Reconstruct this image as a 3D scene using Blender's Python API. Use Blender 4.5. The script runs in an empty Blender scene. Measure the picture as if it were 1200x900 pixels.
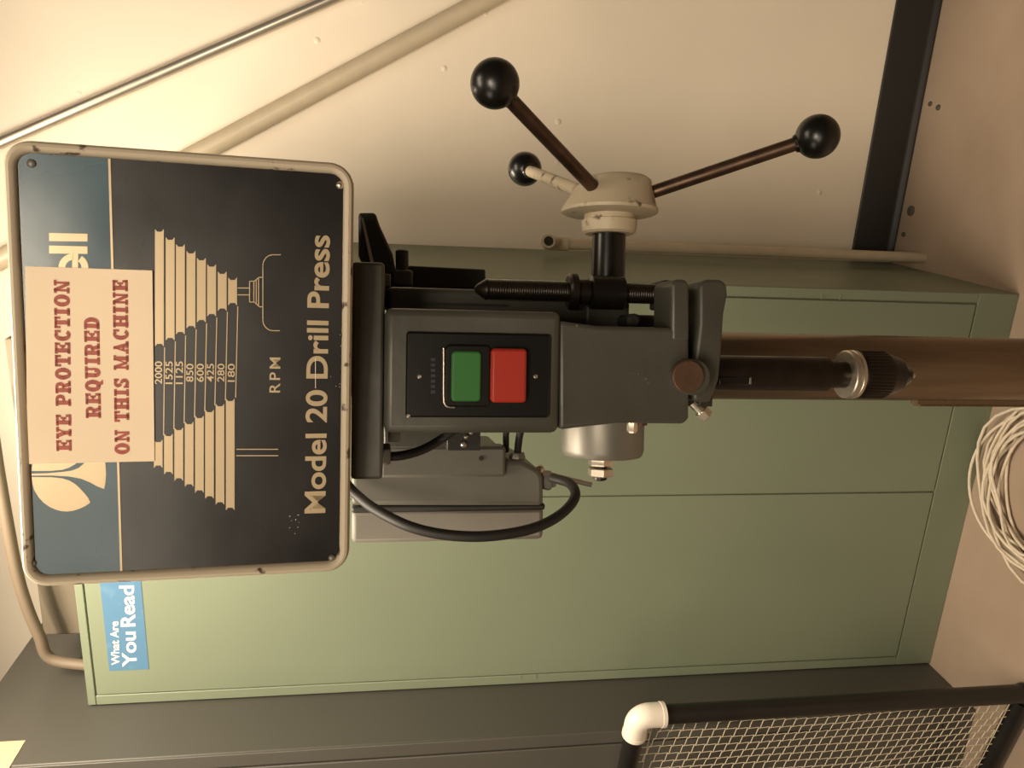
import bpy, bmesh, math, random
import numpy as np
from mathutils import Vector, Matrix
random.seed(7)
SC = bpy.context.scene
COL = SC.collection
R = math.radians

# ---------------------------------------------------------------- camera, world, lights, exposure
FPX = 930.0                       # focal length in pixels of a 1200 px wide frame
PITCH, ROLL, CAMH = R(9.0), R(.55), 1.30
_f = np.array([0, math.cos(PITCH), -math.sin(PITCH)])
_u0 = np.array([0, math.sin(PITCH), math.cos(PITCH)]); _r0 = np.array([1., 0, 0])
_r = math.cos(ROLL)*_r0 + math.sin(ROLL)*_u0
_up = -math.sin(ROLL)*_r0 + math.cos(ROLL)*_u0
_C = np.array([0, 0, CAMH])
cd = bpy.data.cameras.new('camera'); cam = bpy.data.objects.new('camera', cd); COL.objects.link(cam)
cd.sensor_width = 36; cd.lens = FPX/1200*36; cd.clip_start = .02
# the phone was held sideways: the picture's top points to the world's right
X, Y, Z = -_up, _r, -_f
cam.matrix_world = Matrix(((X[0], Y[0], Z[0], 0), (X[1], Y[1], Z[1], 0), (X[2], Y[2], Z[2], CAMH), (0, 0, 0, 1)))
SC.camera = cam
SC.view_settings.view_transform = 'Standard'; SC.view_settings.look = 'None'
SC.view_settings.exposure = 0.0; SC.view_settings.gamma = 1; SC.view_settings.use_curve_mapping = False

w = bpy.data.worlds.new('room_air'); SC.world = w; w.use_nodes = True
w.node_tree.nodes['Background'].inputs[0].default_value = (1.0, .82, .60, 1)
w.node_tree.nodes['Background'].inputs[1].default_value = .03

def area(name, loc, target, sx, sy, power, col=(1, .85, .65)):
    l = bpy.data.lights.new(name, 'AREA'); l.shape = 'RECTANGLE'; l.size = sx; l.size_y = sy
    l.energy = power; l.color = col
    o = bpy.data.objects.new(name, l); COL.objects.link(o); o.location = loc
    o.rotation_euler = (Vector(target)-Vector(loc)).to_track_quat('-Z', 'Y').to_euler()
    return o
area('ceiling_lamp', (.25, .45, 2.62), (.25, .75, 0), .9, .30, 11)
area('ceiling_lamp_left', (-.5, .8, 2.45), (-.5, .8, 0), .6, .25, 32)
area('lamp_over_cabinet', (-.15, 1.35, 2.3), (-.15, 1.35, 0), .5, .15, 17)
area('lamp_behind_left', (-1.25, -1.9, 2.0), (-.1, .8, 1.3), 1.5, .8, 17)
area('lamp_left', (-1.5, .2, 2.0), (.2, 1.4, 1.2), .8, .5, 5.5)
area('lamp_behind', (-.2, -.6, 1.9), (0, 1.2, 1.4), .5, .3, 11)

# ---------------------------------------------------------------- picture-to-place geometry
def ray(x, y):
    return _f + (900-y-450)/FPX*_r - (x-600)/FPX*_up
def onplane(x, y, P, n):
    q = ray(x, y); return _C + q*(np.dot(np.array(P, float)-_C, n)/np.dot(q, n))
def onfloor(x, y, z=0): return onplane(x, y, (0, 0, z), np.array([0, 0, 1.]))

# ---------------------------------------------------------------- materials
def mat(name, col, rough=.5, metal=0., var=.0, vscale=30., bump=0., bscale=200., coat=0., col2=None, lo=.45, hi=.6,
        rvar=0., spec=.5, stretch=None, dist=.001):
    m = bpy.data.materials.new(name); m.use_nodes = True
    nt = m.node_tree; b = nt.nodes['Principled BSDF']
    b.inputs['Roughness'].default_value = rough; b.inputs['Metallic'].default_value = metal
    b.inputs['Coat Weight'].default_value = coat; b.inputs['Coat Roughness'].default_value = .15
    b.inputs['Specular IOR Level'].default_value = spec
    b.inputs['Base Color'].default_value = (*col, 1)
    tc = nt.nodes.new('ShaderNodeTexCoord'); src = tc.outputs['Object']
    if stretch:
        mp = nt.nodes.new('ShaderNodeMapping'); mp.inputs['Scale'].default_value = stretch
        nt.links.new(src, mp.inputs[0]); src = mp.outputs[0]
    def noise(s, d=6):
        n = nt.nodes.new('ShaderNodeTexNoise'); n.inputs['Scale'].default_value = s; n.inputs['Detail'].default_value = d
        nt.links.new(src, n.inputs['Vector']); return n.outputs['Fac']
    if var or col2:
        n = noise(vscale)
        r_ = nt.nodes.new('ShaderNodeValToRGB')
        if col2:
            r_.color_ramp.elements[0].position = lo; r_.color_ramp.elements[1].position = hi
            r_.color_ramp.elements[0].color = (*col, 1); r_.color_ramp.elements[1].color = (*col2, 1)
        else:
            r_.color_ramp.elements[0].position = .3; r_.color_ramp.elements[1].position = .7
            r_.color_ramp.elements[0].color = (*[c*(1-var) for c in col], 1)
            r_.color_ramp.elements[1].color = (*[min(1, c*(1+var)) for c in col], 1)
        nt.links.new(n, r_.inputs[0]); nt.links.new(r_.outputs[0], b.inputs['Base Color'])
    if rvar:
        n = noise(vscale*.6, 4); mr = nt.nodes.new('ShaderNodeMapRange')
        mr.inputs[1].default_value = .3; mr.inputs[2].default_value = .7
        mr.inputs[3].default_value = max(.02, rough-rvar); mr.inputs[4].default_value = min(1, rough+rvar)
        nt.links.new(n, mr.inputs[0]); nt.links.new(mr.outputs[0], b.inputs['Roughness'])
    if bump:
        n = noise(bscale, 3); bp = nt.nodes.new('ShaderNodeBump'); bp.inputs['Strength'].default_value = bump
        bp.inputs['Distance'].default_value = dist
        nt.links.new(n, bp.inputs['Height']); nt.links.new(bp.outputs[0], b.inputs['Normal'])
    return m

M = dict(
    wall=mat('cream_wall_paint', (.85, .75, .61), .55, var=.05, vscale=2.2, bump=.35, bscale=9, dist=.004),
    floor=mat('beige_concrete', (.29, .21, .148), .75, col2=(.38, .285, .21), lo=.3, hi=.72, vscale=3.2, bump=.2, bscale=60),
    rubber=mat('black_vinyl', (.016, .014, .012), .42, bump=.1, bscale=40),
    green=mat('green_enamel', (.203, .235, .160), .42, var=.04, vscale=3, bump=.06, bscale=14, rvar=.05),
    grey_cab=mat('grey_cabinet_enamel', (.080, .076, .064), .45, var=.06, vscale=3, bump=.05, bscale=14),
    grey_front=mat('grey_cabinet_front_enamel', (.095, .088, .074), .4, var=.05, vscale=3),
    cast=mat('dark_grey_machine_enamel', (.062, .059, .046), .42, var=.22, vscale=14, bump=.35, bscale=70, rvar=.1),
    cast2=mat('near_black_machine_enamel', (.020, .018, .014), .5, var=.2, vscale=20, bump=.2, bscale=90),
    motor=mat('mid_grey_motor_enamel', (.125, .118, .098), .45, var=.1, vscale=12, bump=.15, bscale=60),
    motor2=mat('light_grey_motor_enamel', (.19, .172, .145), .5, var=.08, vscale=12),
    rim=mat('cream_guard_paint_chipped', (.50, .42, .31), .45, col2=(.09, .055, .035), lo=.61, hi=.66, vscale=70, bump=.3, bscale=60),
    cream=mat('worn_cream_hub_paint', (.52, .43, .30), .5, col2=(.12, .085, .05), lo=.60, hi=.70, vscale=75, bump=.25, bscale=80),
    black_plate=mat('gloss_black_plate', (.012, .010, .009), .31, var=.3, vscale=12, bump=.3, bscale=11, rvar=.08, dist=.002),
    blue=mat('blue_plate_print', (.032, .080, .110), .30, var=.08, vscale=12, bump=.3, bscale=11, rvar=.08, dist=.002),
    foil=mat('pale_metallic_print', (.50, .385, .24), .38, metal=.35),
    card=mat('buff_card', (.93, .74, .53), .6, var=.03, vscale=14),
    red_ink=mat('faded_red_ink', (.42, .095, .065), .6, var=.12, vscale=60),
    knob=mat('black_phenolic', (.006, .005, .004), .3),
    steel_dark=mat('oiled_dark_steel', (.024, .017, .012), .36, metal=.6, var=.3, vscale=40, rvar=.1),
    steel_brown=mat('browned_steel_rod', (.085, .048, .030), .38, metal=.7, var=.35, vscale=55, rvar=.1),
    column=mat('brownish_ground_steel', (.20, .14, .09), .30, metal=.8, var=.18, vscale=9, rvar=.1, stretch=(6, 6, .6)),
    steel=mat('bright_steel', (.60, .53, .44), .3, metal=.9, var=.12, vscale=60, bump=.1),
    alu=mat('dull_aluminium', (.19, .176, .148), .46, metal=.45, var=.1, vscale=20, rvar=.08),
    bezel=mat('gloss_black_switch_plate', (.006, .005, .004), .3, bump=.05),
    gbut=mat('green_button_plastic', (.036, .155, .036), .35),
    rbut=mat('red_button_plastic', (.38, .030, .018), .35),
    copper=mat('brown_plug_face', (.11, .06, .035), .5, metal=.4, var=.2, vscale=70, bump=.3, bscale=150),
    cable=mat('black_rubber_cable', (.012, .010, .009), .58, bump=.1),
    pipe=mat('cream_painted_pipe', (.55, .46, .33), .4, var=.05),
    hose=mat('grey_beige_hose', (.19, .145, .10), .5),
    conduit=mat('galvanised_conduit', (.52, .47, .40), .33, metal=.8, var=.08),
    pvc=mat('white_pvc', (.80, .72, .62), .35, var=.03),
    blackpipe=mat('black_painted_pipe', (.012, .0105, .009), .38, var=.2, vscale=20),
    cord=mat('cream_cord', (.66, .56, .43), .7, var=.08, vscale=80),
    net=mat('pale_net_cord', (.58, .50, .37), .75),
    carton=mat('grey_brown_carton', (.17, .14, .10), .8, var=.1, vscale=8),
    sticker=mat('blue_sticker', (.085, .20, .33), .45, col2=(.14, .27, .37), lo=.55, hi=.75, vscale=25),
    white_ink=mat('white_print', (.85, .76, .64), .5),
    shaft=mat('black_polished_shaft', (.010, .008, .006), .26, metal=.2),
    notice=mat('cream_paper', (.62, .46, .29), .7),
    bolt_dark=mat('dark_anchor_metal', (.10, .09, .065), .6, metal=.4),
)
def wall_defects():
    m = M['wall']; nt = m.node_tree; b = nt.nodes['Principled BSDF']
    old = [n for n in nt.nodes if n.type == 'BUMP'][0]
    tc = [n for n in nt.nodes if n.type == 'TEX_COORD'][0]
    v = nt.nodes.new('ShaderNodeTexVoronoi'); v.inputs['Scale'].default_value = 9; v.inputs['Randomness'].default_value = 1
    nt.links.new(tc.outputs['Object'], v.inputs['Vector'])
    mr = nt.nodes.new('ShaderNodeMapRange'); mr.inputs[1].default_value = .03; mr.inputs[2].default_value = .07
    mr.inputs[3].default_value = 1; mr.inputs[4].default_value = 0
    nt.links.new(v.outputs['Distance'], mr.inputs[0])
    bp = nt.nodes.new('ShaderNodeBump'); bp.inputs['Strength'].default_value = .6; bp.inputs['Distance'].default_value = .003
    nt.links.new(mr.outputs[0], bp.inputs['Height']); nt.links.new(old.outputs[0], bp.inputs['Normal'])
    nt.links.new(bp.outputs[0], b.inputs['Normal'])
wall_defects()

# ---------------------------------------------------------------- mesh helpers
class MB:
    def __init__(s): s.v = []; s.f = []
    def add(s, vs, fs):
        k = len(s.v); s.v += [tuple(float(c) for c in p) for p in vs]; s.f += [tuple(i+k for i in f) for f in fs]; return s
    def prism(s, poly, ext):
        n = len(poly); P = [np.array(p, float) for p in poly]; e = np.array(ext, float)
        return s.add(P+[p+e for p in P], [tuple(range(n)), tuple(range(2*n-1, n-1, -1))] +
                     [(i, (i+1) % n, n+(i+1) % n, n+i) for i in range(n)])
    def box(s, a, b):
        x0, y0, z0 = a; x1, y1, z1 = b
        return s.prism([(x0, y0, z0), (x1, y0, z0), (x1, y0, z1), (x0, y0, z1)], (0, y1-y0, 0))
    def flat(s, poly): return s.add(poly, [tuple(range(len(poly)))])
    def lathe(s, c, ax, prof, seg=32, off=None, smoothcap=True):
        """prof: (distance along axis, radius); off: a sideways shift per ring"""
        c = np.array(c, float); ax = np.array(ax, float); ax /= np.linalg.norm(ax)
        t = np.array([0, 0, 1.]) if abs(ax[2]) < .9 else np.array([1., 0, 0])
        e1 = np.cross(ax, t); e1 /= np.linalg.norm(e1); e2 = np.cross(ax, e1)
        vs = []; fs = []
        for k, (t_, r_) in enumerate(prof):
            o = np.array(off[k], float) if off else 0
            for j in range(seg):
                a = 2*math.pi*j/seg; vs.append(c+ax*t_+o+(e1*math.cos(a)+e2*math.sin(a))*max(r_, 1e-5))
        for k in range(len(prof)-1):
            for j in range(seg):
                fs.append((k*seg+j, k*seg+(j+1) % seg, (k+1)*seg+(j+1) % seg, (k+1)*seg+j))
        fs.append(tuple(range(seg-1, -1, -1))); fs.append(tuple((len(prof)-1)*seg+j for j in range(seg)))
        return s.add(vs, fs)
    def tube(s, pts, r, seg=12, closed=False):
        P = [np.array(p, float) for p in pts]; n = len(P)
        rs = r if isinstance(r, (list, tuple)) else [r]*n
        T = []
        for i in range(n):
            a = P[(i-1) % n] if (closed or i > 0) else P[0]; b = P[(i+1) % n] if (closed or i < n-1) else P[-1]
            t = b-a; T.append(t/(np.linalg.norm(t)+1e-12))
        q = np.array([0, 0, 1.]) if abs(T[0][2]) < .8 else np.array([1., 0, 0])
        N = q-T[0]*(q@T[0]); N /= np.linalg.norm(N); vs = []; fs = []
        for i in range(n):
            N = N-T[i]*(N@T[i]); N /= np.linalg.norm(N); B = np.cross(T[i], N)
            for j in range(seg):
                a = 2*math.pi*j/seg; vs.append(P[i]+(N*math.cos(a)+B*math.sin(a))*rs[i])
        for i in range(n if closed else n-1):
            k = (i+1) % n
            for j in range(seg): fs.append((i*seg+j, i*seg+(j+1) % seg, k*seg+(j+1) % seg, k*seg+j))
        if not closed:
            fs.append(tuple(range(seg-1, -1, -1))); fs.append(tuple((n-1)*seg+j for j in range(seg)))
        return s.add(vs, fs)
    def sphere(s, c, r, seg=32, rings=18):
        return s.lathe(c, (0, 0, 1), [(-r*math.cos(math.pi*k/rings), r*math.sin(math.pi*k/rings)) for k in range(rings+1)], seg)
    def hexprism(s, c, ax, r, h):
        return s.lathe(c, ax, [(0, r*.92), (h*.12, r), (h*.88, r), (h, r*.92)], 6)

def spline(pts, n=10):
    P = [np.array(p, float) for p in pts]; P = [2*P[0]-P[1]]+P+[2*P[-1]-P[-2]]; out = []
    for i in range(1, len(P)-2):
        for k in range(n):
            t = k/n; a, b, c, d = P[i-1], P[i], P[i+1], P[i+2]
            out.append(.5*((2*b)+(-a+c)*t+(2*a-5*b+4*c-d)*t*t+(-a+3*b-3*c+d)*t**3))
    return out+[P[-2]]

def obj(name, mb, m, parent=None, bevel=0, sharp=35, seg=2):
    me = bpy.data.meshes.new(name)
    bm = bmesh.new(); vs = [bm.verts.new(v) for v in mb.v]
    for f in mb.f:
        try: bm.faces.new([vs[i] for i in f])
        except ValueError: pass
    bmesh.ops.recalc_face_normals(bm, faces=bm.faces)
    for f in bm.faces: f.smooth = True
    for e in bm.edges:
        if len(e.link_faces) == 2 and e.calc_face_angle(0) > R(sharp): e.smooth = False
    bm.to_mesh(me); bm.free()
    me.materials.append(m)
    o = bpy.data.objects.new(name, me); COL.objects.link(o)
    if parent: o.parent = parent
    if bevel:
        b = o.modifiers.new('bevel', 'BEVEL'); b.width = bevel; b.segments = seg; b.limit_method = 'ANGLE'; b.angle_limit = R(40)
    return o
def tag(o, label=None, cat=None, group=None, kind=None):
    for k, v in (('label', label), ('category', cat), ('group', group), ('kind', kind)):
        if v: o[k] = v
    return o
def thing(name, label, cat, loc, rz=0, group=None):
    o = bpy.data.objects.new(name, None); COL.objects.link(o); o.location = loc; o.rotation_euler = (0, 0, rz)
    o.empty_display_size = .05
    return tag(o, label, cat, group)

# text from Blender's own font, laid on a surface: origin, direction of writing, direction up (all local 3-D)
def text_mb(mb, s, o, end, upv, cap, bold=.0, spacing=1.0, capref=None):
    c = bpy.data.curves.new('t', 'FONT'); c.body = s; c.offset = bold; c.space_character = spacing; c.resolution_u = 6
    ob = bpy.data.objects.new('t', c); COL.objects.link(ob)
    dg = bpy.context.evaluated_depsgraph_get(); me = bpy.data.meshes.new_from_object(ob.evaluated_get(dg))
    V = np.array([v.co[:] for v in me.vertices]); x0, x1 = V[:, 0].min(), V[:, 0].max(); h = capref or V[:, 1].max()
    o = np.array(o, float); e = np.array(end, float)-o; u = np.array(upv, float); u /= np.linalg.norm(u)
    P = [o+e*((p[0]-x0)/(x1-x0))+u*(p[1]/h*cap) for p in V]
    mb.add(P, [tuple(p.vertices) for p in me.polygons])
    bpy.data.objects.remove(ob); bpy.data.curves.remove(c); bpy.data.meshes.remove(me)

# heavy slab letters for the warning card: rectangles (x0,y0,x1,y1) and quads in a unit box
def arcband(cx, cy, rx, ry, ix, iy, a0, a1, n=14):
    out = []
    for k in range(n):
        p, q = R(a0+(a1-a0)*k/n), R(a0+(a1-a0)*(k+1)/n)
        out.append([(cx+rx*math.cos(p), cy+ry*math.sin(p)), (cx+rx*math.cos(q), cy+ry*math.sin(q)),
                    (cx+ix*math.cos(q), cy+iy*math.sin(q)), (cx+ix*math.cos(p), cy+iy*math.sin(p))])
    return out
def rc(x0, y0, x1, y1): return [(x0, y0), (x1, y0), (x1, y1), (x0, y1)]
S = .15
GLY = {
 'E': (.95, [rc(.10, 0, .40, 1), rc(0, 0, .9, S), rc(0, 1-S, .88, 1), rc(.4, .43, .62, .57), rc(.58, .32, .70, .68), rc(.74, 0, .9, .33), rc(.72, .68, .88, 1)]),
 'Y': (1.0, [rc(.33, 0, .63, .5), rc(.2, 0, .76, S), rc(0, 1-S, .42, 1), rc(.58, 1-S, .97, 1), [(.05, .95), (.36, .95), (.63, .45), (.33, .42)], [(.7, .95), (.86, .95), (.63, .42), (.5, .5)]]),
 'P': (.95, [rc(.10, 0, .40, 1), rc(0, 0, .55, S), rc(0, 1-S, .6, 1), rc(.4, .40, .6, .54)] + arcband(.58, .70, .34, .30, .10, .15, -90, 90)),
 'R': (1.05, [rc(.10, 0, .40, 1), rc(0, 0, .50, S), rc(0, 1-S, .6, 1), rc(.4, .42, .6, .56)] + arcband(.58, .71, .33, .29, .09, .14, -90, 90) + [[(.48, .45), (.72, .45), (.92, .05), (.64, 0)], rc(.64, 0, 1.02, S)]),
 'O': (1.0, arcband(.48, .5, .48, .52, .17, .36, 0, 360, 28)),
 'Q': (1.0, arcband(.48, .5, .48, .52, .17, .36, 0, 360, 28) + [[(.4, .25), (.6, .25), (.98, -.18), (.66, -.2)]]),
 'T': (.95, [rc(.31, 0, .61, 1), rc(.17, 0, .75, S), rc(0, 1-S, .92, 1), rc(0, .64, .14, 1), rc(.78, .64, .92, 1)]),
 'C': (.95, arcband(.48, .5, .48, .52, .17, .36, 50, 320, 24) + [rc(.72, .62, .88, 1)]),
 'I': (.6, [rc(.13, 0, .43, 1), rc(0, 0, .56, S), rc(0, 1-S, .56, 1)]),
 'N': (1.08, [rc(.14, 0, .28, 1), rc(.76, 0, .90, 1), [(.08, 1), (.38, 1), (.90, 0), (.62, 0)], rc(0, 0, .42, S), rc(0, 1-S, .32, 1), rc(.62, 1-S, 1.03, 1)]),
 'U': (1.05, [rc(.10, .32, .40, 1), rc(.70, .32, .84, 1), rc(0, 1-S, .50, 1), rc(.58, 1-S, .98, 1)] + arcband(.47, .35, .37, .37, .07, .2, 180, 360)),
 'D': (1.0, [rc(.10, 0, .40, 1), rc(0, 0, .5, S), rc(0, 1-S, .5, 1)] + arcband(.46, .5, .48, .5, .16, .36, -90, 90)),
 'H': (1.12, [rc(.10, 0, .40, 1), rc(.66, 0, .96, 1), rc(.4, .43, .66, .57), rc(0, 0, .5, S), rc(0, 1-S, .5, 1), rc(.57, 0, 1.06, S), rc(.57, 1-S, 1.06, 1)]),
 'S': (.85, arcband(.42, .73, .37, .28, .12, .13, 20, 250) + arcband(.40, .28, .39, .29, .12, .13, -160, 90) + [rc(.64, .68, .77, 1), rc(0, 0, .13, .33)]),
 'M': (1.3, [rc(.12, 0, .26, 1), rc(.84, 0, 1.14, 1), [(.08, 1), (.38, 1), (.70, .15), (.50, .05)], [(.55, .05), (.70, .2), (.98, 1), (.84, 1)], rc(0, 0, .40, S), rc(.72, 0, 1.24, S), rc(0, 1-S, .3, 1), rc(.9, 1-S, 1.24, 1)]),
 'A': (1.1, [[(.10, 0), (.26, 0), (.60, 1), (.42, 1)], [(.38, 1), (.64, 1), (.96, 0), (.64, 0)], rc(.28, .27, .7, .40), rc(0, 0, .40, S), rc(.52, 0, 1.06, S)]),
 ' ': (.5, []),
}
def slab(mb, s, o, end, upv, cap):
    o = np.array(o, float); e = np.array(end, float)-o; u = np.array(upv, float); u = u/np.linalg.norm(u)*cap
    W = sum(GLY[c][0]+.12 for c in s)-.15; x = 0
    for c in s:
        for q0 in GLY[c][1]:
            mx = sum(p[0] for p in q0)/len(q0); my = sum(p[1] for p in q0)/len(q0); g = .03
            q = [(p[0]+(g if p[0] > mx else -g), p[1]+(g if p[1] > my else -g)*.6) for p in q0]
            mb.flat([o+e*((x+p[0])/W)+u*p[1] for p in q])
        x += GLY[c][0]+.12

# ================================================================ the setting
YAW = R(17)                                             # the cabinet and wall stand turned to the camera
DA = np.array([math.cos(YAW), -math.sin(YAW), 0])       # along the wall, to the right
DN = np.array([-math.sin(YAW), -math.cos(YAW), 0])      # out of the wall, towards the camera
CR = onfloor(1195, 345)                                 # front right foot of the green cabinet
CR = np.array([CR[0], CR[1], 0])
DEPTH = .452
WB = CR-DN*(DEPTH+.006)                                 # a point on the back wall
def wp(a, n, z): return CR+DA*a+DN*n+np.array([0, 0, z])   # cabinet coordinates
fl = MB().box((-4, -3, -.05), (4.5, 3.6, 0)); tag(obj('floor', fl, M['floor']), kind='structure')
wl = MB().prism([wp(-3.5, -DEPTH-.006, 0), wp(3.5, -DEPTH-.006, 0), wp(3.5, -DEPTH-.006, 3.2), wp(-3.5, -DEPTH-.006, 3.2)], -DN*.1)
tag(obj('wall_back', wl, M['wall']), kind='structure')
# black cove base: a profile swept along the wall
nb = -DEPTH-.006
prof = [(nb, .0015), (nb+.016, .0015), (nb+.015, .006), (nb+.009, .013), (nb+.006, .022), (nb+.006, .108), (nb+.004, .111), (nb, .111)]
tag(obj('baseboard_back', MB().prism([wp(.004+.0, n, z) for n, z in prof], DA*3.4), M['rubber']), kind='structure')

# ---------------------------------------------------------------- green storage cabinet
CW, CH = .898, 1.893
cab = thing('storage_cabinet', 'tall pale green metal double-door storage cabinet with a blue sticker, standing behind the drill press', 'cabinet', tuple(wp(-CW/2, -DEPTH/2, 0)), -YAW)
def cbox(mb, a0, a1, z0, z1, n0, n1):     # a from the right edge to the left (negative), n outwards from the front
    # local frame of the cabinet: x along DA, y away from camera, origin at base centre
    return mb.box((a0+CW/2, -DEPTH/2-n1, z0), (a1+CW/2, -DEPTH/2-n0, z1))
b = MB(); cbox(b, -CW, 0, 0.0, CH, -DEPTH, -.004); obj('body', b, M['green'], cab, .003)
b = MB(); cbox(b, -CW, 0, 0, .092, -.006, 0); o = obj('bottom_rail', b, M['green'], cab, .0015)
b = MB(); cbox(b, -CW, 0, CH-.016, CH, -.006, 0); obj('top_rail', b, M['green'], cab, .0015)
b = MB(); cbox(b, -CW, -CW+.022, .0925, CH-.0165, -.006, 0)
cbox(b, -.021, 0, .0925, CH-.0165, -.006, 0); obj('frame_stile', b, M['green'], cab, .0015)
SEAM = -.447
for nm, a0, a1 in (('door', -CW+.0245, SEAM-.0012), ('door', SEAM+.0012, -.0235)):
    b = MB(); cbox(b, a0, a1, .095, CH-.019, -.006, .0005); obj('door', b, M['green'], cab, .0015)
for z, x0, x1 in ((.966, -CW+.012, -CW+.0225), (1.0, -CW+.012, -CW+.0225), (.40, -.0225, -.012), (.44, -.0225, -.012)):
    b = MB(); cbox(b, x0, x1, z, z+.003, 0, .0008); obj('hinge_notch', b, M['green'], cab)
# blue sticker with white lettering
def cl(x, y, lift=0):
    P = onplane(x, y, CR+DN*(.0005+lift), DN)-wp(-CW/2, -DEPTH/2, 0); return np.array([P@DA, -(P@DN), P[2]])
b = MB(); q = [cl(120, 640), cl(173, 640), cl(174.5, 784), cl(128, 784)]
z0, z1 = q[2][2], q[3][2]; xa, xb = q[2][0], q[0][0]
b.prism([(xa, q[0][1]-.0006, z0), (xb, q[0][1]-.0006, z0), (xb, q[0][1]-.0006, z1), (xa, q[0][1]-.0006, z1)], (0, .0006, 0))
st = obj('sticker', b, M['sticker'], cab); tag(st, 'blue sticker with white lettering')
b = MB()
text_mb(b, 'What Are', cl(140, 779, .0009), cl(138.3, 728, .0009), (0, 0, 1), .0150, .018)
text_mb(b, 'You', cl(160, 781, .0009), cl(158.5, 740, .0009), (0, 0, 1), .0265, .020)
text_mb(b, 'Read', cl(158.3, 734, .0009), cl(156.5, 686, .0009), (0, 0, 1), .0265, .020)
obj('lettering', b, M['white_ink'], st)

# ---------------------------------------------------------------- grey cabinet at the left
GW, GD, GH, GJ = .90, .60, 2.10, .158
gc = thing('grey_cabinet', 'dark grey metal cabinet jutting out just left of the green cabinet, behind the net', 'cabinet', tuple(wp(-CW-.004-GW/2, GJ-GD/2, 0)), -YAW)
b = MB().box((-GW/2, -GD/2+.004, 0), (GW/2, GD/2, GH)); obj('body', b, M['grey_cab'], gc, .003)
b = MB().box((GW/2-.028, -GD/2-.001, .0), (GW/2, -GD/2+.0035, GH)); b.box((-GW/2, -GD/2-.001, 0), (-GW/2+.028, -GD/2+.0035, GH))
b.box((-GW/2+.0285, -GD/2-.001, 0), (GW/2-.0285, -GD/2+.0035, .07)); b.box((-GW/2+.0285, -GD/2-.001, GH-.03), (GW/2-.0285, -GD/2+.0035, GH))
obj('front_frame', b, M['grey_front'], gc, .001)
for s in (0, 1):
    x0 = -GW/2+.032 if s == 0 else .002
    b = MB().box((x0, -GD/2-.002, .074), (x0+GW/2-.034, -GD/2+.0035, GH-.034)); obj('door', b, M['grey_front'], gc, .002)
b = MB().tube([(-.03, -GD/2-.002, 1.0), (-.03, -GD/2-.03, 1.0), (-.03, -GD/2-.03, 1.12), (-.03, -GD/2-.002, 1.12)], .006, 10)
obj('handle', b, M['steel'], gc)
# pale paper notice on its side near the top
def gl(x, y, lift=0):
    P = onplane(x, y, wp(-CW-.004+lift, 0, 0), DA); return P
q0 = gl(0, 868); q1 = gl(30, 868)
t0 = (q0-CR)@DN
b = MB(); A_ = np.array([GW/2, 0, 0])
yy = -( (q1-wp(-CW-.004-GW/2, GJ-GD/2, 0))@DN)
b.box((GW/2, yy-.20, q1[2]), (GW/2+.001, yy, q1[2]+.07))
tag(obj('paper_notice', b, M['notice'], gc), 'pale cream paper notice')

# ---------------------------------------------------------------- carton and bent hose above the cabinet
ct = MB()
def top_pt(x, y, n): return onplane(x, y, CR+DN*n, DN)
za = top_pt(42, 700, -.14)[2]
o_ = wp(-.50, -.27, CH)
ct.box((-.33, -.12, .001), (.33, .12, za-CH))
c_ = obj('carton', ct, M['carton'], None, .004); c_.location = tuple(o_); c_.rotation_euler = (0, 0, -YAW)
tag(c_, 'long low grey-brown carton lying on top of the green cabinet', 'box')
pts = [top_pt(*p, -.10) for p in ((-12, 640), (-8, 560), (2, 560), (8, 610), (18, 668), (28, 705), (42, 738), (58, 768), (70, 790))]
pts = [top_pt(*p, -.10) for p in ((-14, 470), (-4, 540), (8, 610), (20, 672), (32, 712), (46, 745), (60, 772))]
end = top_pt(60, 772, -.10)
pts = pts[:-1]+[end, np.array([end[0]-.02, end[1], CH+.014])]
tag(obj('bent_hose', MB().tube(spline(pts, 8), .0115, 14), M['hose']), 'bent beige hose drooping over the top left of the green cabinet', 'hose')

# ---------------------------------------------------------------- pipes on and by the wall
def wallpt(x, y, off): return onplane(x, y, WB+DN*off, DN)
def wall_pipe(name, p0, p1, r, m, label, e0, e1, off, clips):
    a, c = wallpt(*p0, off), wallpt(*p1, off); d = c-a
    a2, c2 = a-d*e0, c+d*e1; L = np.linalg.norm(c2-a2); u = (c2-a2)/L
    t = thing(name, label, 'pipe', tuple((a2+c2)/2))
    o0 = (a2+c2)/2
    obj('tube', MB().tube([a2-o0, c2-o0], r, 20), m, t)
    for k in clips:
        P = a2+(c2-a2)*k-o0; sd = np.cross(u, DN)
        b = MB(); b.tube([P-u*.008, P+u*.008], r+.0015, 20)
        b.prism([P-DN*(off-.0015)-sd*(r+.018)-u*.008, P-DN*(off-.0015)+sd*(r+.018)-u*.008, P-DN*(off-.0015)+sd*(r+.018)+u*.008, P-DN*(off-.0015)-sd*(r+.018)+u*.008], -DN*-.002)
        obj('clip', b, m, t)
wall_pipe('metal_conduit', (10, 163), (395, -4), .0125, M['conduit'], 'slim galvanised steel conduit running diagonally up the cream wall, the outer one', .45, .35, .0145, (.04, .97))
wall_pipe('painted_pipe', (232, 180), (588, -10), .0215, M['pipe'], 'thicker cream-painted pipe running diagonally on the wall between conduit and feed handles', .7, .4, .0235, (.06, .97))
pf = onfloor(1082, 302)
pp = thing('corner_pipe', 'cream plastic pipe standing upright in the corner beside the green cabinet', 'pipe', (pf[0], pf[1], 0))
b = MB().tube([(0, 0, 0), (0, -.001, .90)], .0125, 20); obj('tube', b, M['pipe'], pp)
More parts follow.
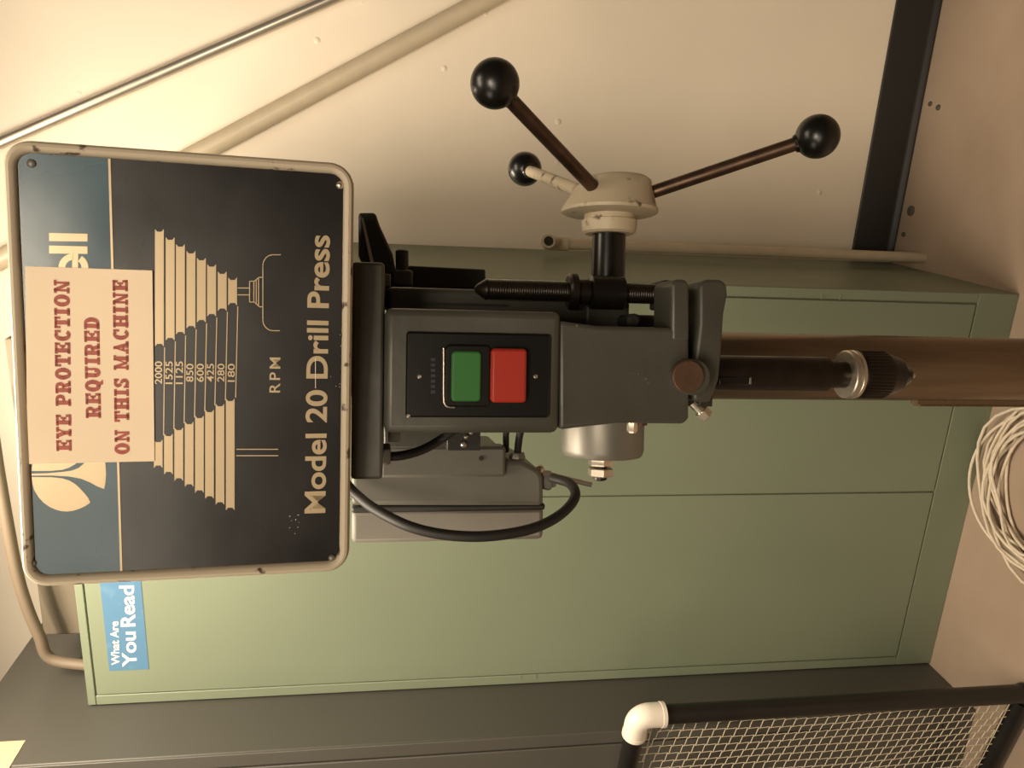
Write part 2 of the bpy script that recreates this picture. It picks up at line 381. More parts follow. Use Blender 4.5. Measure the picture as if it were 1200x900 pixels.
b = MB(); b.tube([(0, 0, .895), (0, 0, .925), (0, -.002, .934), (0, -.008, .941), (0, -.018, .9445), (0, -.030, .945)], .0155, 20)
ef = obj('elbow_fitting', b, M['pipe'], pp)
b = MB().lathe((0, -.0302, .945), (0, -1, 0), [(0, .0108), (.0004, .0108)], 20); obj('opening', b, M['cast2'], ef)

# ---------------------------------------------------------------- anchors in the floor
for k, (x, y, r_, lab) in enumerate(((1068, 247, .0125, 'large round grey-green anchor in the floor near the cabinet corner'),
                            (1056, 274, .006, 'small dark anchor in the floor beside the large one, nearest the cabinet'),
                            (1087, 122, .0055, 'small dark bolt stub in the floor by the black baseboard, upper of two'),
                            (1100, 126, .0065, 'small dark bolt stub in the floor by the black baseboard, the one farther from it'))):
    P = onfloor(x, y)
    if k in (0, 1, 2): P = P+DN*.012*(k != 0)
    b = MB().lathe((0, 0, 0), (0, 0, 1), [(0, r_), (.003, r_), (.0045, r_*.8)], 20)
    o = obj('floor_anchor', b, M['bolt_dark']); o.location = (P[0], P[1], 0)
    tag(o, lab, 'anchor', 'floor anchors by the wall')

# ---------------------------------------------------------------- coil of cord
cc = np.array([-.205, 1.372])
pts = []; NL = 13
for i in range(NL*28):
    a = 2*math.pi*i/28; l = i/28
    rr = .152+.020*math.sin(l*2.3+1)+.010*math.sin(a*2+l*1.7)-.013*math.cos(a+l*2.9)
    ex = .010*math.sin(l*4.1)
    pts.append((cc[0]+rr*.98*math.cos(a)+ex, cc[1]+rr*1.0*math.sin(a)+.006*math.cos(l*3), .0035+.022*(l/NL)+.010*(1+math.sin(a*3+l*5))*(l/NL)))
pts += [(cc[0]+.16*math.cos(t)*(1-t*.12), cc[1]+.1*math.sin(t)-.02, .004) for t in np.linspace(.1, 2.6, 18)]
t_ = thing('cord_coil', 'coiled cream cord lying on the floor in front of the green cabinet', 'cord', (cc[0], cc[1], 0))
lp = [(p[0]-cc[0], p[1]-cc[1], p[2]) for p in pts[:NL*28]]
obj('coil', MB().tube(lp, .0031, 8), M['cord'], t_)
lp = [(.158*math.cos(a)*(1+.0*a), .02+.174*math.sin(a), .004+.028*max(0, math.sin(a))) for a in np.linspace(R(20), R(200), 30)]
obj('loose_loop', MB().tube(lp, .0031, 8), M['cord'], t_)
lp = [(-.12+.24*k/16, -.02-.06*math.sin(math.pi*k/16)+.02*math.sin(k), .004+.02*(abs(k-8)/8)**2) for k in range(17)]
obj('loose_end', MB().tube(spline(lp, 3), .0031, 8), M['cord'], t_)

# ---------------------------------------------------------------- net frame
FP = onfloor(1212, 812); FY = R(27)
fr = thing('net_frame', 'black pipe frame with a white corner elbow and pale netting, standing before the grey cabinet', 'frame', (FP[0], FP[1], 0), -FY)
PR = .0185; FH = .832; FW = .50
# local x to the right, so the frame runs to -x
obj('post', MB().tube([(0, 0, .028), (0, 0, FH-.035)], PR, 24), M['blackpipe'], fr)
obj('post', MB().tube([(-FW, 0, .028), (-FW, 0, FH-.035)], PR, 24), M['blackpipe'], fr)
obj('top_bar', MB().tube([(-.035, 0, FH), (-FW+.035, 0, FH)], PR, 24), M['blackpipe'], fr)
obj('bottom_bar', MB().tube([(-.02, 0, PR+.001), (-FW+.02, 0, PR+.001)], PR, 24), M['blackpipe'], fr)
def elbow(x, sx, z, sz, m, lab, R_=.0225):
    c = []
    for k in range(9):
        a = R(90*k/8); c.append((x+sx*(.022-.022*math.sin(a)) if False else x+sx*.022*(1-math.cos(a)), 0, z-sz*(.022-.022*math.sin(a))))
    pts = [(x, 0, z-sz*.050)]+c+[(x+sx*.050, 0, z)]
    o = obj('elbow', MB().tube(pts, R_, 24), m, fr)
    b = MB().tube([(x, 0, z-sz*.050), (x, 0, z-sz*.043)], R_+.0010, 24).tube([(x+sx*.050, 0, z), (x+sx*.043, 0, z)], R_+.0010, 24)
    obj('socket_lip', b, m, o)
    if lab: tag(o, lab)
elbow(0, -1, FH, 1, M['pvc'], 'white plastic corner elbow')
elbow(-FW, 1, FH, 1, M['pvc'], 'white plastic corner elbow')
for x in (0, -FW):
    obj('corner_block', MB().sphere((x, 0, PR+.004), PR+.0035, 20, 12), M['blackpipe'], fr)
# netting: slanting strands with a knot kink at every crossing, and links between them
b = MB(); NX, NZ = 22, 34
x_a, x_b, z_a, z_b = -.026, -FW+.026, .045, FH-.032
random.seed(3)
def knot(i, j):
    x = x_a+(x_b-x_a)*i/NX; s = j-.25*i
    z = z_b-(z_b-z_a)*(s)/NZ
    y = .0012*math.sin(i*.7+j*.31)-.006*math.sin(math.pi*min(1, max(0, (z-z_a)/(z_b-z_a))))
    return np.array([x, y, z])
dz = (z_b-z_a)/NZ; kd = np.array([0, 0, dz*.08])
for i in range(NX+1):
    for j in range(-2, NZ+18):
        p = knot(i, j)
        if p[2] > z_b+1e-3 or p[2] < z_a-.001: continue
        b.tube([p+kd, p-kd], .0014, 5)
        n1 = knot(i+1, j)
        if i < NX and n1[2] < z_b+dz*.9: b.tube([p+kd if True else p, n1-kd], .00095, 4)
        n2 = knot(i, j+1)
        if n2[2] > z_a-.02:
            b.tube([p-kd, n2+kd+np.array([dz*.10, 0, 0])], .00085, 4)
b.tube([(x_a, 0, z_a), (x_a, 0, z_b), (x_b, 0, z_b), (x_b, 0, z_a)], .0015, 5, closed=True)
for i in range(NX+1):
    x = x_a+(x_b-x_a)*i/NX
    b.tube([(x, 0, z_b), (x+.004, -.004, FH-PR*.8)], .0008, 4); b.tube([(x, 0, z_a), (x, 0, PR*1.9)], .0008, 4)
nt_ = obj('netting', b, M['net'], fr); tag(nt_, 'pale knotted netting', kind='stuff')

# ================================================================ the drill press
MY = R(3.0)
q = onplane(930, 438, (0, .70, 0), np.array([math.sin(MY), math.cos(MY), 0])*1.0)
EX = np.array([math.cos(MY), -math.sin(MY), 0]); EY = np.array([math.sin(MY), math.cos(MY), 0])
QY = -.26                                                # the quill axis in front of the column axis
O = np.array([q[0], q[1], 0])-EY*QY                       # foot of the column axis
dp = thing('drill_press', 'dark grey drill press with a blue and black sign plate and three-arm feed handle', 'drill press', tuple(O), -MY)
def loc(P): d = np.array(P)-O; return np.array([d@EX, d@EY, d[2]])
def L(x, y, ly): return loc(onplane(x, y, O+EY*ly, EY))
def pb(mb, x0, x1, y0, y1, l0, l1):      # a box from picture bounds on its front plane
    xm, ym = (x0+x1)/2, (y0+y1)/2
    a = L(xm, y1, l0)[0]; c = L(xm, y0, l0)[0]; zt = L(x0, ym, l0)[2]; zb = L(x1, ym, l0)[2]
    return mb.box((a, l0, zb), (c, l1, zt))
def part(name, mb, m, bevel=0, parent=None, label=None, **k):
    o = obj(name, mb, m, parent or dp, bevel, **k)
    if label: o['label'] = label
    return o
def rpb(mb, x0, x1, y0, y1, l0, l1, r):
    xm, ym = (x0+x1)/2, (y0+y1)/2
    a = L(xm, y1, l0)[0]; c = L(xm, y0, l0)[0]; zt = L(x0, ym, l0)[2]; zb = L(x1, ym, l0)[2]; r = r*.62/FPX; P = []
    for cx, cz, a0 in ((c-r, zt-r, 0), (a+r, zt-r, 90), (a+r, zb+r, 180), (c-r, zb+r, 270)):
        for i in range(7): t = R(a0+15*i); P.append((cx+r*math.cos(t), l0, cz+r*math.sin(t)))
    return mb.prism(P, (0, l1-l0, 0))
PXM = lambda px, ly: px*(O[1]+ly)/FPX

# column, rack and foot
CRAD = .0428
part('column', MB().lathe((0, 0, .05), (0, 0, 1), [(0, CRAD), (1.62, CRAD), (1.625, CRAD-.003)], 64), M['column'], label='brownish ground steel column')
zr = L(1072, 474, 0)[2]
b = MB().box((-CRAD-.0045, -.006, .12), (-CRAD+.003, .009, zr))
for k in range(300):
    z = zr-.004-k*.0035
    if z < .13: break
    b.prism([(-CRAD-.0045, -.006, z), (-CRAD-.0075, -.006, z-.0006), (-CRAD-.0075, -.006, z-.0014), (-CRAD-.0045, -.006, z-.0022)], (0, .015, 0))
part('column_rack', b, M['column'])
b = MB().box((-.20, -.40, .0), (.20, .12, .05)); part('base', b, M['cast'], .012)
part('column_collar', MB().lathe((0, 0, .05), (0, 0, 1), [(0, .075), (.04, .07), (.07, .052), (.075, .0432)], 40), M['cast'])

# head casting
hc = MB()
pb(hc, 450, 657, 363, 508, -.350, -.24)
part('switch_housing', hc, M['cast'], .006, seg=3)
h2 = MB()
def P3(x, y, ly): return L(x, y, ly)
poly = [P3(655, 376, -.346), P3(700, 382, -.346), P3(790, 384, -.346), P3(808, 380, -.346), P3(808, 490, -.346), P3(803, 497, -.346), P3(725, 496, -.346), P3(655, 504, -.346)]
h2.prism(poly, (0, .12, 0))
hd = part('head_casting', h2, M['cast'], .0035, seg=3)
ea = MB().prism([P3(787, 400, -.3465), P3(787, 333, -.3465), P3(792, 327, -.3465), P3(804, 327, -.3465), P3(808, 334, -.3465), P3(808, 400, -.3465)], (0, .045, 0))
part('rod_ear', ea, M['cast'], .003, seg=3)
fl_ = MB(); pb(fl_, 686, 738, 352, 395, -.258, -.20); part('casting_web', fl_, M['cast'], .003)
fl_ = MB(); pb(fl_, 736, 788, 369, 395, -.256, -.20); part('casting_web', fl_, M['cast'], .003)
rear = MB(); pb(rear, 452, 692, 339, 500, -.2565, -.06)
xa_, xb_ = L(740, 500, -.262)[0], L(740, 392, -.262)[0]
rear.box((xa_, -.236, L(812, 440, -.26)[2]), (xb_, -.04, L(690, 440, -.26)[2]))
part('head_body', rear, M['cast'], .005)
zt_, zb_ = L(440, 428, 0)[2], L(800, 428, 0)[2]
part('column_sleeve', MB().lathe((0, 0, zb_), (0, 0, 1), [(0, .050), (.004, .056), (zt_-zb_, .056)], 40), M['cast'])
sl = MB(); pb(sl, 497, 596, 355.5, 358.5, -.2575, -.256); part('casting_slot', sl, M['cast2'])
# raised parting ridge across the lower front and chips of bare metal
ch = MB()
for (x, y, s) in ((676, 382, 1.6), (757, 444, 1.7), (760, 448, 1.3), (748, 438, 1.0), (741, 437, .7), (752, 437, .8), (646, 367, 1.0)):
    c = L(x, y, -.3464); r_ = PXM(s, -.346)
    ch.lathe(c, (0, -1, 0), [(0, r_), (.0005, r_*.7)], 7)
part('bare_metal_chip', ch, M['steel'])['kind'] = 'stuff'

# switch plate with its buttons
p = MB(); rpb(p, 475.5, 645, 390, 489.5, -.3535, -.349, 4); sw = part('switch_plate', p, M['bezel'], .0016)
bz = MB(); rpb(bz, 521, 575, 404, 477, -.3565, -.353, 7); part('button_bezel', bz, M['bezel'], .0014, sw)
bz = MB().tube(spline([L(520, 408, -.357), L(520, 440, -.357), L(520, 466, -.357), L(521.5, 474, -.357), L(526, 477, -.357), L(533, 477.5, -.357)], 6), .0007, 8); part('bezel_edge', bz, M['steel'], 0, sw, 'worn bright edge of the button bezel')
gb = MB(); rpb(gb, 529, 564, 411.5, 470.5, -.3590, -.356, 5); part('button', gb, M['gbut'], .0018, sw, 'green start button')
rb = MB(); rpb(rb, 575.5, 617.5, 408.5, 472, -.3620, -.353, 5); part('button', rb, M['rbut'], .0022, sw, 'red stop button')
for (x, y) in ((491.5, 441), (627.5, 441), (478.5, 487)):
    c = L(x, y, -.3535); r_ = PXM(2.6 if y < 480 else 2.4, -.35)
    part('screw', MB().lathe(c, (0, -1, 0), [(0, r_), (.0008, r_), (.0014, r_*.5)], 14), M['steel'], 0, sw)
tx = MB()
text_mb(tx, 'START', L(511, 462, -.3537), L(511, 420, -.3537), (0, 0, 1), PXM(4, -.35), .01) if False else None
for k in range(7):
    y = 461-k*6.3; pb(tx, 505, 510, y-3.6, y, -.3538, -.3536)
part('embossed_marks', tx, M['cast2'], 0, sw)

# flange under the guard with bolts
fg = MB(); pb(fg, 412, 449.5, 307, 562, -.345, -.10)
part('pulley_tray_flange', fg, M['cast'], .0025)
bl = MB(); pb(bl, 455, 469, 506, 518, -.21, -.19)
part('flange_bolt', bl, M['alu'], .001)
bl = MB(); pb(bl, 449, 458, 321, 336, -.19, -.17); part('flange_bolt', bl, M['alu'], .001)
# belt arm, its bright edge, tension screw and motor plate at the right
ar = MB().prism([P3(420, 249, -.10), P3(440, 249, -.10), P3(445, 264, -.10), P3(460, 297, -.10), P3(464, 318, -.10), P3(478, 361, -.10), P3(450, 361, -.10), P3(420, 300, -.10)], (0, .07, 0))
part('belt_tray_arm', ar, M['cast2'], .003)
ar = MB().prism([P3(423, 254, -.105), P3(426, 256, -.105), P3(438.5, 309, -.105), P3(434.5, 310, -.105)], (0, .004, 0))
part('tray_edge_strip', ar, M['steel'])
mpz = P3(524, 325, -.06)
ar = MB().prism([P3(478, 311, -.08), P3(569, 315.5, -.08), P3(569.5, 339, -.08), P3(478, 338, -.08)], (0, .05, 0)); part('motor_plate', ar, M['cast2'], .002)
c = P3(471, 336, -.095); e = P3(471, 293, -.095)
tn = MB().tube([c, (c[0]*.5+e[0]*.5, c[1], c[2]), (e[0]-.001, e[1], e[2]), e], [PXM(7.5, -.1)]*3+[PXM(6, -.1)], 20)
part('tension_screw', tn, M['cast2'])
tn = MB(); pb(tn, 461, 484, 316, 336, -.112, -.082); part('screw_boss', tn, M['cast'], .003)

# depth stop rod with nuts
RX = -.271
c0, c1 = L(556, 341, RX), L(786, 343, RX)
xr = (c0[0]+c1[0])/2; rr_ = PXM(12.3, RX)
prof = [(0, rr_*.15), (.002, rr_*.45), (.009, rr_*.96), (.010, rr_)]
zt = c0[2]; zl = c1[2]; H_ = zt-zl
z = .012
while z < H_-.002: prof += [(z, rr_), (z+.0006, rr_*.93), (z+.0012, rr_*.93), (z+.0018, rr_)]; z += .0021
prof.append((H_, rr_))
part('depth_stop_rod', MB().lathe((xr, RX, zt), (0, 0, -1), prof, 28), M['steel_dark'], sharp=60, label='dark threaded depth stop rod with a pointed end')
zn0, zn1, zn2 = L(665, 341, RX)[2], L(676, 341, RX)[2], L(689, 341, RX)[2]
nu = MB().lathe((xr, RX, zn0), (0, 0, -1), [(0, PXM(19, RX)), (.002, PXM(22, RX)), (zn0-zn1-.001, PXM(22, RX)), (zn0-zn1, PXM(19, RX)), (zn0-zn1+.0005, PXM(15, RX)), (zn0-zn2, PXM(15.5, RX))], 24)
part('stop_nut', nu, M['steel_dark'])
lg = MB(); pb(lg, 777, 788, 328, 362, -.292, -.255); part('rod_lug', lg, M['cast2'], .002)
lg = MB().lathe((xr, RX, L(691, 341, RX)[2]), (0, 0, -1), [(0, .0135), (.001, .0150), (.030, .0150), (.031, .0135)], 32); part('rod_lug', lg, M['shaft'])
c = L(743, 376, -.31); part('set_screw', MB().lathe(c+np.array([0, .03, 0]), (0, -1, 0), [(0, PXM(9, -.31)), (.03, PXM(9, -.31)), (.033, PXM(5, -.31))], 16), M['cast2'])

# feed shaft, hub, handles
HY = -.222
hs0, hs1 = L(713, 366, HY), L(713, 272, HY)
zc = L(713, 300, HY)[2]
hx = hs1[0]
shaft = MB().lathe((hs0[0]-.005, HY, zc), (1, 0, 0), [(0, PXM(20.5, HY)), (hx-hs0[0]+.009, PXM(20, HY))], 40)
part('feed_shaft', shaft, M['shaft'], label='black polished feed shaft')
X = lambda y: L(713, y, HY)[0]-hx
pr = lambda n: n*.742/FPX
dz_ = -.0
prof = [(-.002, pr(28)), (.0, pr(31.5)), (X(263), pr(33)), (X(259), pr(33)), (X(258), pr(30)), (X(252), pr(30)), (X(251), pr(54)), (X(249.5), pr(57)), (X(246), pr(57.5)), (X(243), pr(55.5)), (X(222), pr(46)), (X(212), pr(41)), (X(208), pr(35)), (X(206.5), pr(20))]
offs = [(0, 0, 0)]*10+[(0, 0, -.003), (0, 0, -.006), (0, 0, -.007), (0, 0, -.007)]
part('feed_hub', MB().lathe((hx, HY, zc), (1, 0, 0), prof, 48, offs), M['cream'], label='worn cream painted handle hub')
hub_c = np.array([hx+X(226), HY, zc])
hub_w = O+EX*hub_c[0]+EY*hub_c[1]+np.array([0, 0, hub_c[2]])
def atd(x, y, d): return _C+ray(x, y)*d
for (kx, ky, kd_, kr, ex_, m, lab) in ((580, 98, .61, 29, (694, 218), M['steel_brown'], 'brown steel feed arm nearest the camera'),
                                  (958, 160, .707, 25.3, (768, 224), M['steel_brown'], 'brown steel feed arm pointing down'),
                                  (615, 198, .906, 19.8, (672, 221), M['cream'], 'cream painted feed arm farthest back')):
    kw = atd(kx, ky, kd_); k_ = loc(kw)
    # entry point: on the hub side, towards the knob
    d = k_-hub_c; d /= np.linalg.norm(d)
    aim = loc(atd(*ex_, (hub_w-_C)@_f-(.03 if kx == 580 else (-.02 if kx == 615 else .0))))
    d2 = aim-k_; Ln = np.linalg.norm(d2); d2 /= Ln
    r_k = kr*kd_/FPX
    if kx == 958: n_ = 12
    rod = MB().tube([k_+d2*(r_k*.7), k_+d2*(r_k+.004), k_+d2*(Ln*.5), aim+d2*.012], .0062, 20)
    hnd = part('feed_arm', rod, m, label=lab)
    kb = MB().sphere(k_, r_k, 40, 24); kb.lathe(k_+d2*(r_k*.90), d2, [(0, .0085), (r_k*.14, .0075)], 20)
    part('ball_knob', kb, M['knob'], 0, hnd)

# return spring cap at the left end of the shaft
SX = L(706, 500, HY)[0]; zs = L(706, 517, HY)[2]
x5 = L(706, 534, HY)[0]
rs = pr(49.5)
part('spring_cap', MB().lathe((SX+.012, HY, zs), (-1, 0, 0), [(0, rs), (SX+.012-x5-.007, rs), (SX+.012-x5-.003, rs*.975), (SX+.012-x5-.0005, rs*.93), (SX+.012-x5, rs*.88)], 56), M['alu'], label='grey round spring cap')
n0 = L(704, 534, HY); n1 = L(704, 546.5, HY); n2 = L(704, 548, HY); n3 = L(704, 558, HY)
nn = MB().hexprism((n0[0]+.001, HY, n0[2]), (-1, 0, 0), pr(15.5), n0[0]-n1[0]); part('hex_nut', nn, M['steel'])
nn = MB().hexprism((n2[0], HY, n0[2]), (-1, 0, 0), pr(15.5), n2[0]-n3[0]); part('hex_nut', nn, M['steel'])
part('stud_end', MB().lathe((n0[0], HY, n0[2]), (-1, 0, 0), [(0, pr(8)), (n0[0]-n3[0]+.003, pr(8)), (n0[0]-n3[0]+.004, pr(6))], 16), M['steel_dark'])
bb = MB(); c = L(741, 494, -.30); bb.lathe(c, (-1, 0, 0), [(0, PXM(6.5, -.30)), (.008, PXM(6.5, -.30)), (.010, PXM(4.5, -.30))], 6)
part('side_bolt', bb, M['steel'])
bb = MB(); c = L(750, 494, -.29); bb.lathe((c[0], c[1], c[2]), (-1, 0, 0), [(0, PXM(9, -.29)), (.003, PXM(9, -.29))], 16); part('washer', bb, M['copper'])

# round plug on the front, quill clamp collar with its screw
c = L(804, 441, -.346); r_ = PXM(22, -.36)
part('plug_sleeve', MB().lathe(c+np.array([0, .004, .0]), (0, -1, 0), [(0, r_*1.02), (.018, r_*1.02), (.0195, r_*.95)], 40), M['cast'])
part('front_plug', MB().lathe(L(806, 441, -.366)+np.array([0, .003, 0]), (0, -1, 0), [(0, r_*.9), (.004, r_*.9), (.0048, r_*.84)], 40), M['copper'], label='round brown metal plug')
cl_ = MB().prism([P3(819, 334, -.335), P3(826, 327, -.335), P3(846, 327, -.335), P3(852, 333, -.335), P3(853.5, 345, -.335), P3(849, 368, -.335), P3(846, 415, -.335), P3(843, 445, -.335), P3(833, 472, -.335), P3(812, 471, -.335), P3(812, 440, -.335), P3(819, 380, -.335)], (0, .060, 0))
part('quill_clamp', cl_, M['cast'], .0035, seg=3)
c = P3(814, 474, -.315); c2 = P3(829, 489, -.315)
d = c2-c; 
part('clamp_bolt', MB().tube([c-d*.2, c2-d*.45], PXM(6.5, -.3), 16).lathe(c2-d*.5, d, [(0, PXM(9, -.3)), (.007, PXM(9, -.3)), (.0085, PXM(7, -.3))], 6), M['steel'])
c = P3(822, 470, -.315)
part('bolt_lug', MB().box((c[0]-.004, -.325, c[2]-.006), (c[0]+.01, -.30, c[2]+.006)), M['cast2'], .001)
part('quill_nut', MB().lathe((L(812, 438, QY)[0], QY, L(822, 438, QY)[2]), (0, 0, 1), [(0, .030), (.03, .030)], 40), M['cast2'])

# quill, slot, collar ring, chuck
def qv(x): return L(x, 438, QY)[2]
qx = L(930, 438, QY)[0]
qr = PXM(20.8, QY)*1.05
zq0, zq1 = qv(830), qv(968)
part('quill', MB().lathe((qx, QY, zq0), (0, 0, -1), [(-.03, qr), (zq0-zq1-.001, qr), (zq0-zq1, qr-.0012), (zq0-zq1+.001, qr*.8), (zq0-qv(990), qr*.8)], 48), M['steel_dark'])
sl = MB(); zs0, zs1 = L(842, 446, QY-qr)[2], L(881, 446, QY-qr)[2]; sx0, sx1 = L(860, 451, QY-qr)[0], L(860, 441, QY-qr)[0]
sl.box((sx0, QY-qr-.0006, zs1), (sx1, QY-qr+.006, zs0)); part('quill_slot', sl, M['bezel'], .0012)
c = L(878, 445, QY-qr-.001); part('slot_key', MB().box((sx0+.0006, QY-qr-.0014, zs1+.0006), (sx1-.0006, QY-qr+.003, zs1+.0028)), M['alu'], .0006)
cr = PXM(28.5, QY)*1.07
zk = qv(990)
part('chuck_collar', MB().lathe((qx, QY, zk+.001), (0, 0, -1), [(0, qr*.80), (.0001, cr*.95), (.001, cr), (.0045, cr*1.015), (.0055, cr*.97), (.0065, cr*.97), (.0072, cr*1.015), (.010, cr*1.015), (.011, cr*.96)], 48), M['steel'], label='bright steel chuck collar')
zt1, ztip = qv(1036), qv(1064)
seg = 72
ck = MB().lathe((qx, QY, zk-.010), (0, 0, -1), [(0, cr*.94), (.001, cr*.97), (zk-.010-zt1-.002, cr*.97), (zk-.010-zt1, cr*.93), (zk-.010-zt1+(zt1-ztip)*.55, cr*.72), (zk-.010-zt1+(zt1-ztip)*.62, cr*.60), (zk-.010-ztip, cr*.36), (zk-.010-ztip+.001, cr*.2)], 48)
chk = part('chuck', ck, M['steel_dark'], label='dark tapered drill chuck')
kn = MB()
for k in range(40):
    a = 2*math.pi*k/40
    p = np.array([qx+cr*.97*math.cos(a), QY+cr*.97*math.sin(a), 0])
    kn.tube([p+[0, 0, zk-.013], p+[0, 0, zt1+.003]], .0006, 5)
part('knurling', kn, M['steel_dark'], 0, chk)
for k in range(3):
    a = R(20+120*k); 
    part('chuck_jaw', MB().tube([(qx+.006*math.cos(a), QY+.006*math.sin(a), ztip+.004), (qx+.003*math.cos(a), QY+.003*math.sin(a), ztip-.004)], [.0035, .002], 8), M['steel'], 0, chk)

# motor with its junction box, cover seam, bracket
MO = .03
m1 = MB().prism([P3(412, 528, MO), P3(593, 528, MO), P3(593, 540, MO), P3(612, 540, MO), P3(632, 551, MO), P3(637, 560, MO), P3(637, 593, MO), P3(412, 593, MO)], (0, .16, 0))
mt = part('motor', m1, M['motor'], .006, seg=3, label='mid grey motor housing')
m2 = MB(); pb(m2, 446, 593, 523.5, 560, MO-.012, MO+.02); part('motor_cover', m2, M['motor'], .004, mt)
c = L(564, 537, MO-.0122); part('cover_hole', MB().lathe(c, (0, -1, 0), [(0, PXM(3, MO)), (.0004, PXM(3, MO))], 14), M['cast2'], 0, mt)
m3 = MB(); pb(m3, 412, 639, 592, 600, MO+.004, MO+.16); part('motor_seam', m3, M['cast2'], .003, mt)
m4 = MB(); pb(m4, 412, 637, 597, 635, MO+.04, MO+.20); part('motor_back_shell', m4, M['motor2'], .006, mt, 'lighter grey back shell of the motor')
m5 = MB(); pb(m5, 450, 555, 499, 525, MO-.03, MO+.02); part('motor_bracket', m5, M['cast'], .002)
m6 = MB(); pb(m6, 524, 563, 500, 528, MO-.05, MO-.028); part('terminal_block', m6, M['cast2'], .001)
for (x, y, s) in ((543, 521, 3.2), (546, 512, 2.4), (552, 507, 2.4)):
    c = L(x, y, MO-.051); part('bright_screw', MB().lathe(c, (0, -1, 0), [(0, PXM(s, MO)), (.004, PXM(s, MO)), (.006, PXM(s*.5, MO))], 10), M['steel'])
# cables
def cab_l(name, pts, r, m=M['cable'], label=None):
    return part(name, MB().tube(spline([L(*p) for p in pts], 10), r, 14), m, label=label)
cab_l('switch_cable', [(446, 535, -.20), (470, 534, -.20), (495, 527, -.19), (518, 514, -.18), (540, 498, -.20)], PXM(5.5, -.2))
b = MB(); pb(b, 447, 458, 525, 545, -.215, -.18); part('cable_gland', b, M['alu'], .002)
cab_l('power_cable', [(405, 566, -.02), (418, 580, -.03), (440, 597, -.06), (480, 617, -.09), (525, 627, -.10), (575, 628, -.10), (625, 619, -.09), (658, 602, -.07), (674, 582, -.05), (668, 567, -.02), (648, 560, .01)], PXM(6.2, -.06), label='black power cable looping below the motor')
cab_l('short_lead', [(594, 490, .02), (593, 510, .03), (593, 528, .05)], PXM(3.8, .03))
cab_l('short_lead', [(615, 490, .02), (609, 510, .03), (606, 534, .05)], PXM(4.5, .03))
b = MB().lathe(L(606, 541, .05), (1, 0, 0), [(0, PXM(9, .05)), (.006, PXM(10, .05)), (.012, PXM(8, .05))], 8); part('cable_gland', b, M['alu'])
g0 = L(635, 563, .05); b = MB().lathe(g0, (0, 0, -1), [(0, PXM(10, .05)), (.006, PXM(12, .05)), (.011, PXM(12, .05)), (.013, PXM(9, .05)), (.018, PXM(8, .05))], 8); part('cable_gland', b, M['alu'])
b = MB().tube([L(632, 552, .09), L(655, 559, .09), L(693, 568, .09)], [PXM(3.2, .09), PXM(3.4, .09), PXM(3.2, .09)], 12); b.sphere(L(632, 550, .09), PXM(6, .09), 16, 10)
part('motor_lock_lever', b, M['steel'], label='chrome motor lock lever')

# ---------------------------------------------------------------- belt guard with the sign plate
pc = [(25, 690.8), (8, 161.6), (422.5, 191.8), (409.5, 670.5)]     # its outer corners: upright TL, TR, BR, BL
Rr = [ray(*p) for p in pc]
s_ = np.linalg.solve(np.array([Rr[0], -Rr[1], Rr[2]]).T, Rr[3]); dd = [s_[0], s_[1], s_[2], 1.]
Q = [Rr[i]*dd[i] for i in range(4)]
kk = .294/np.linalg.norm(Q[1]-Q[0]); Q = [_C+v*kk for v in Q]
GWd, GHt = .294, float(np.linalg.norm(Q[3]-Q[0]))
gx = (Q[1]-Q[0])/GWd; gz = (Q[0]-Q[3]); gz = gz/np.linalg.norm(gz); gx = gx-gz*(gx@gz); gx /= np.linalg.norm(gx)
gn = np.cross(gx, gz)                                    # towards the camera
if gn@(_C-Q[0]) < 0: gn = -gn
Q0 = Q[0]
def gpt(a, b_, n): return loc(Q0+gx*a-gz*b_+gn*n)
def G(x, y, n=0): return loc(onplane(x, y, Q0+gn*n, gn))
def rrect(inset, rad, n, k=8, w_=None, h_=None):
    w_ = w_ or GWd; h_ = h_ or GHt; r_ = max(.0005, rad-inset); out = []
    for cx, cy, a0 in ((w_-inset-r_, inset+r_, -90), (w_-inset-r_, h_-inset-r_, 0), (inset+r_, h_-inset-r_, 90), (inset+r_, inset+r_, 180)):
        for i in range(k+1):
            a = R(a0+90*i/k); out.append(gpt(cx+r_*math.cos(a), cy+r_*math.sin(a), n))
    return out
RAD = .0165
rings = [(.0015, -.060), (0, -.058), (0, -.006), (.0006, -.0025), (.002, -.0006), (.0038, 0), (.0055, -.0008), (.0068, -.003), (.0074, -.0062)]
vs = []; n_ = 36
for ins, n in rings: vs += rrect(ins, RAD, n)
fs = [(k*n_+j, k*n_+(j+1) % n_, (k+1)*n_+(j+1) % n_, (k+1)*n_+j) for k in range(len(rings)-1) for j in range(n_)]
fs += [tuple(range(n_)), tuple((len(rings)-1)*n_+j for j in range(n_))]
bg = part('belt_guard', MB().add(vs, fs), M['rim'], label='chipped cream rim of the belt guard')
# the guard's long body running back to the motor, narrower than its face
b = MB(); b.prism([gpt(.02, .02, -.062), gpt(GWd-.02, .02, -.062), gpt(GWd-.02, GHt-.012, -.062), gpt(.02, GHt-.012, -.062)], loc(Q0-gn*.33)-loc(Q0))
part('guard_body', b, M['rim'], .01)
PN = -.0052
npl = part('sign_plate', MB().add(rrect(.0076, RAD, PN)+rrect(.0076, RAD, PN-.0008), [tuple(range(n_)), tuple(range(2*n_-1, n_-1, -1))]+[(j, (j+1) % n_, n_+(j+1) % n_, n_+j) for j in range(n_)]), M['black_plate'], 0, bg, 'black sign plate with blue top band')
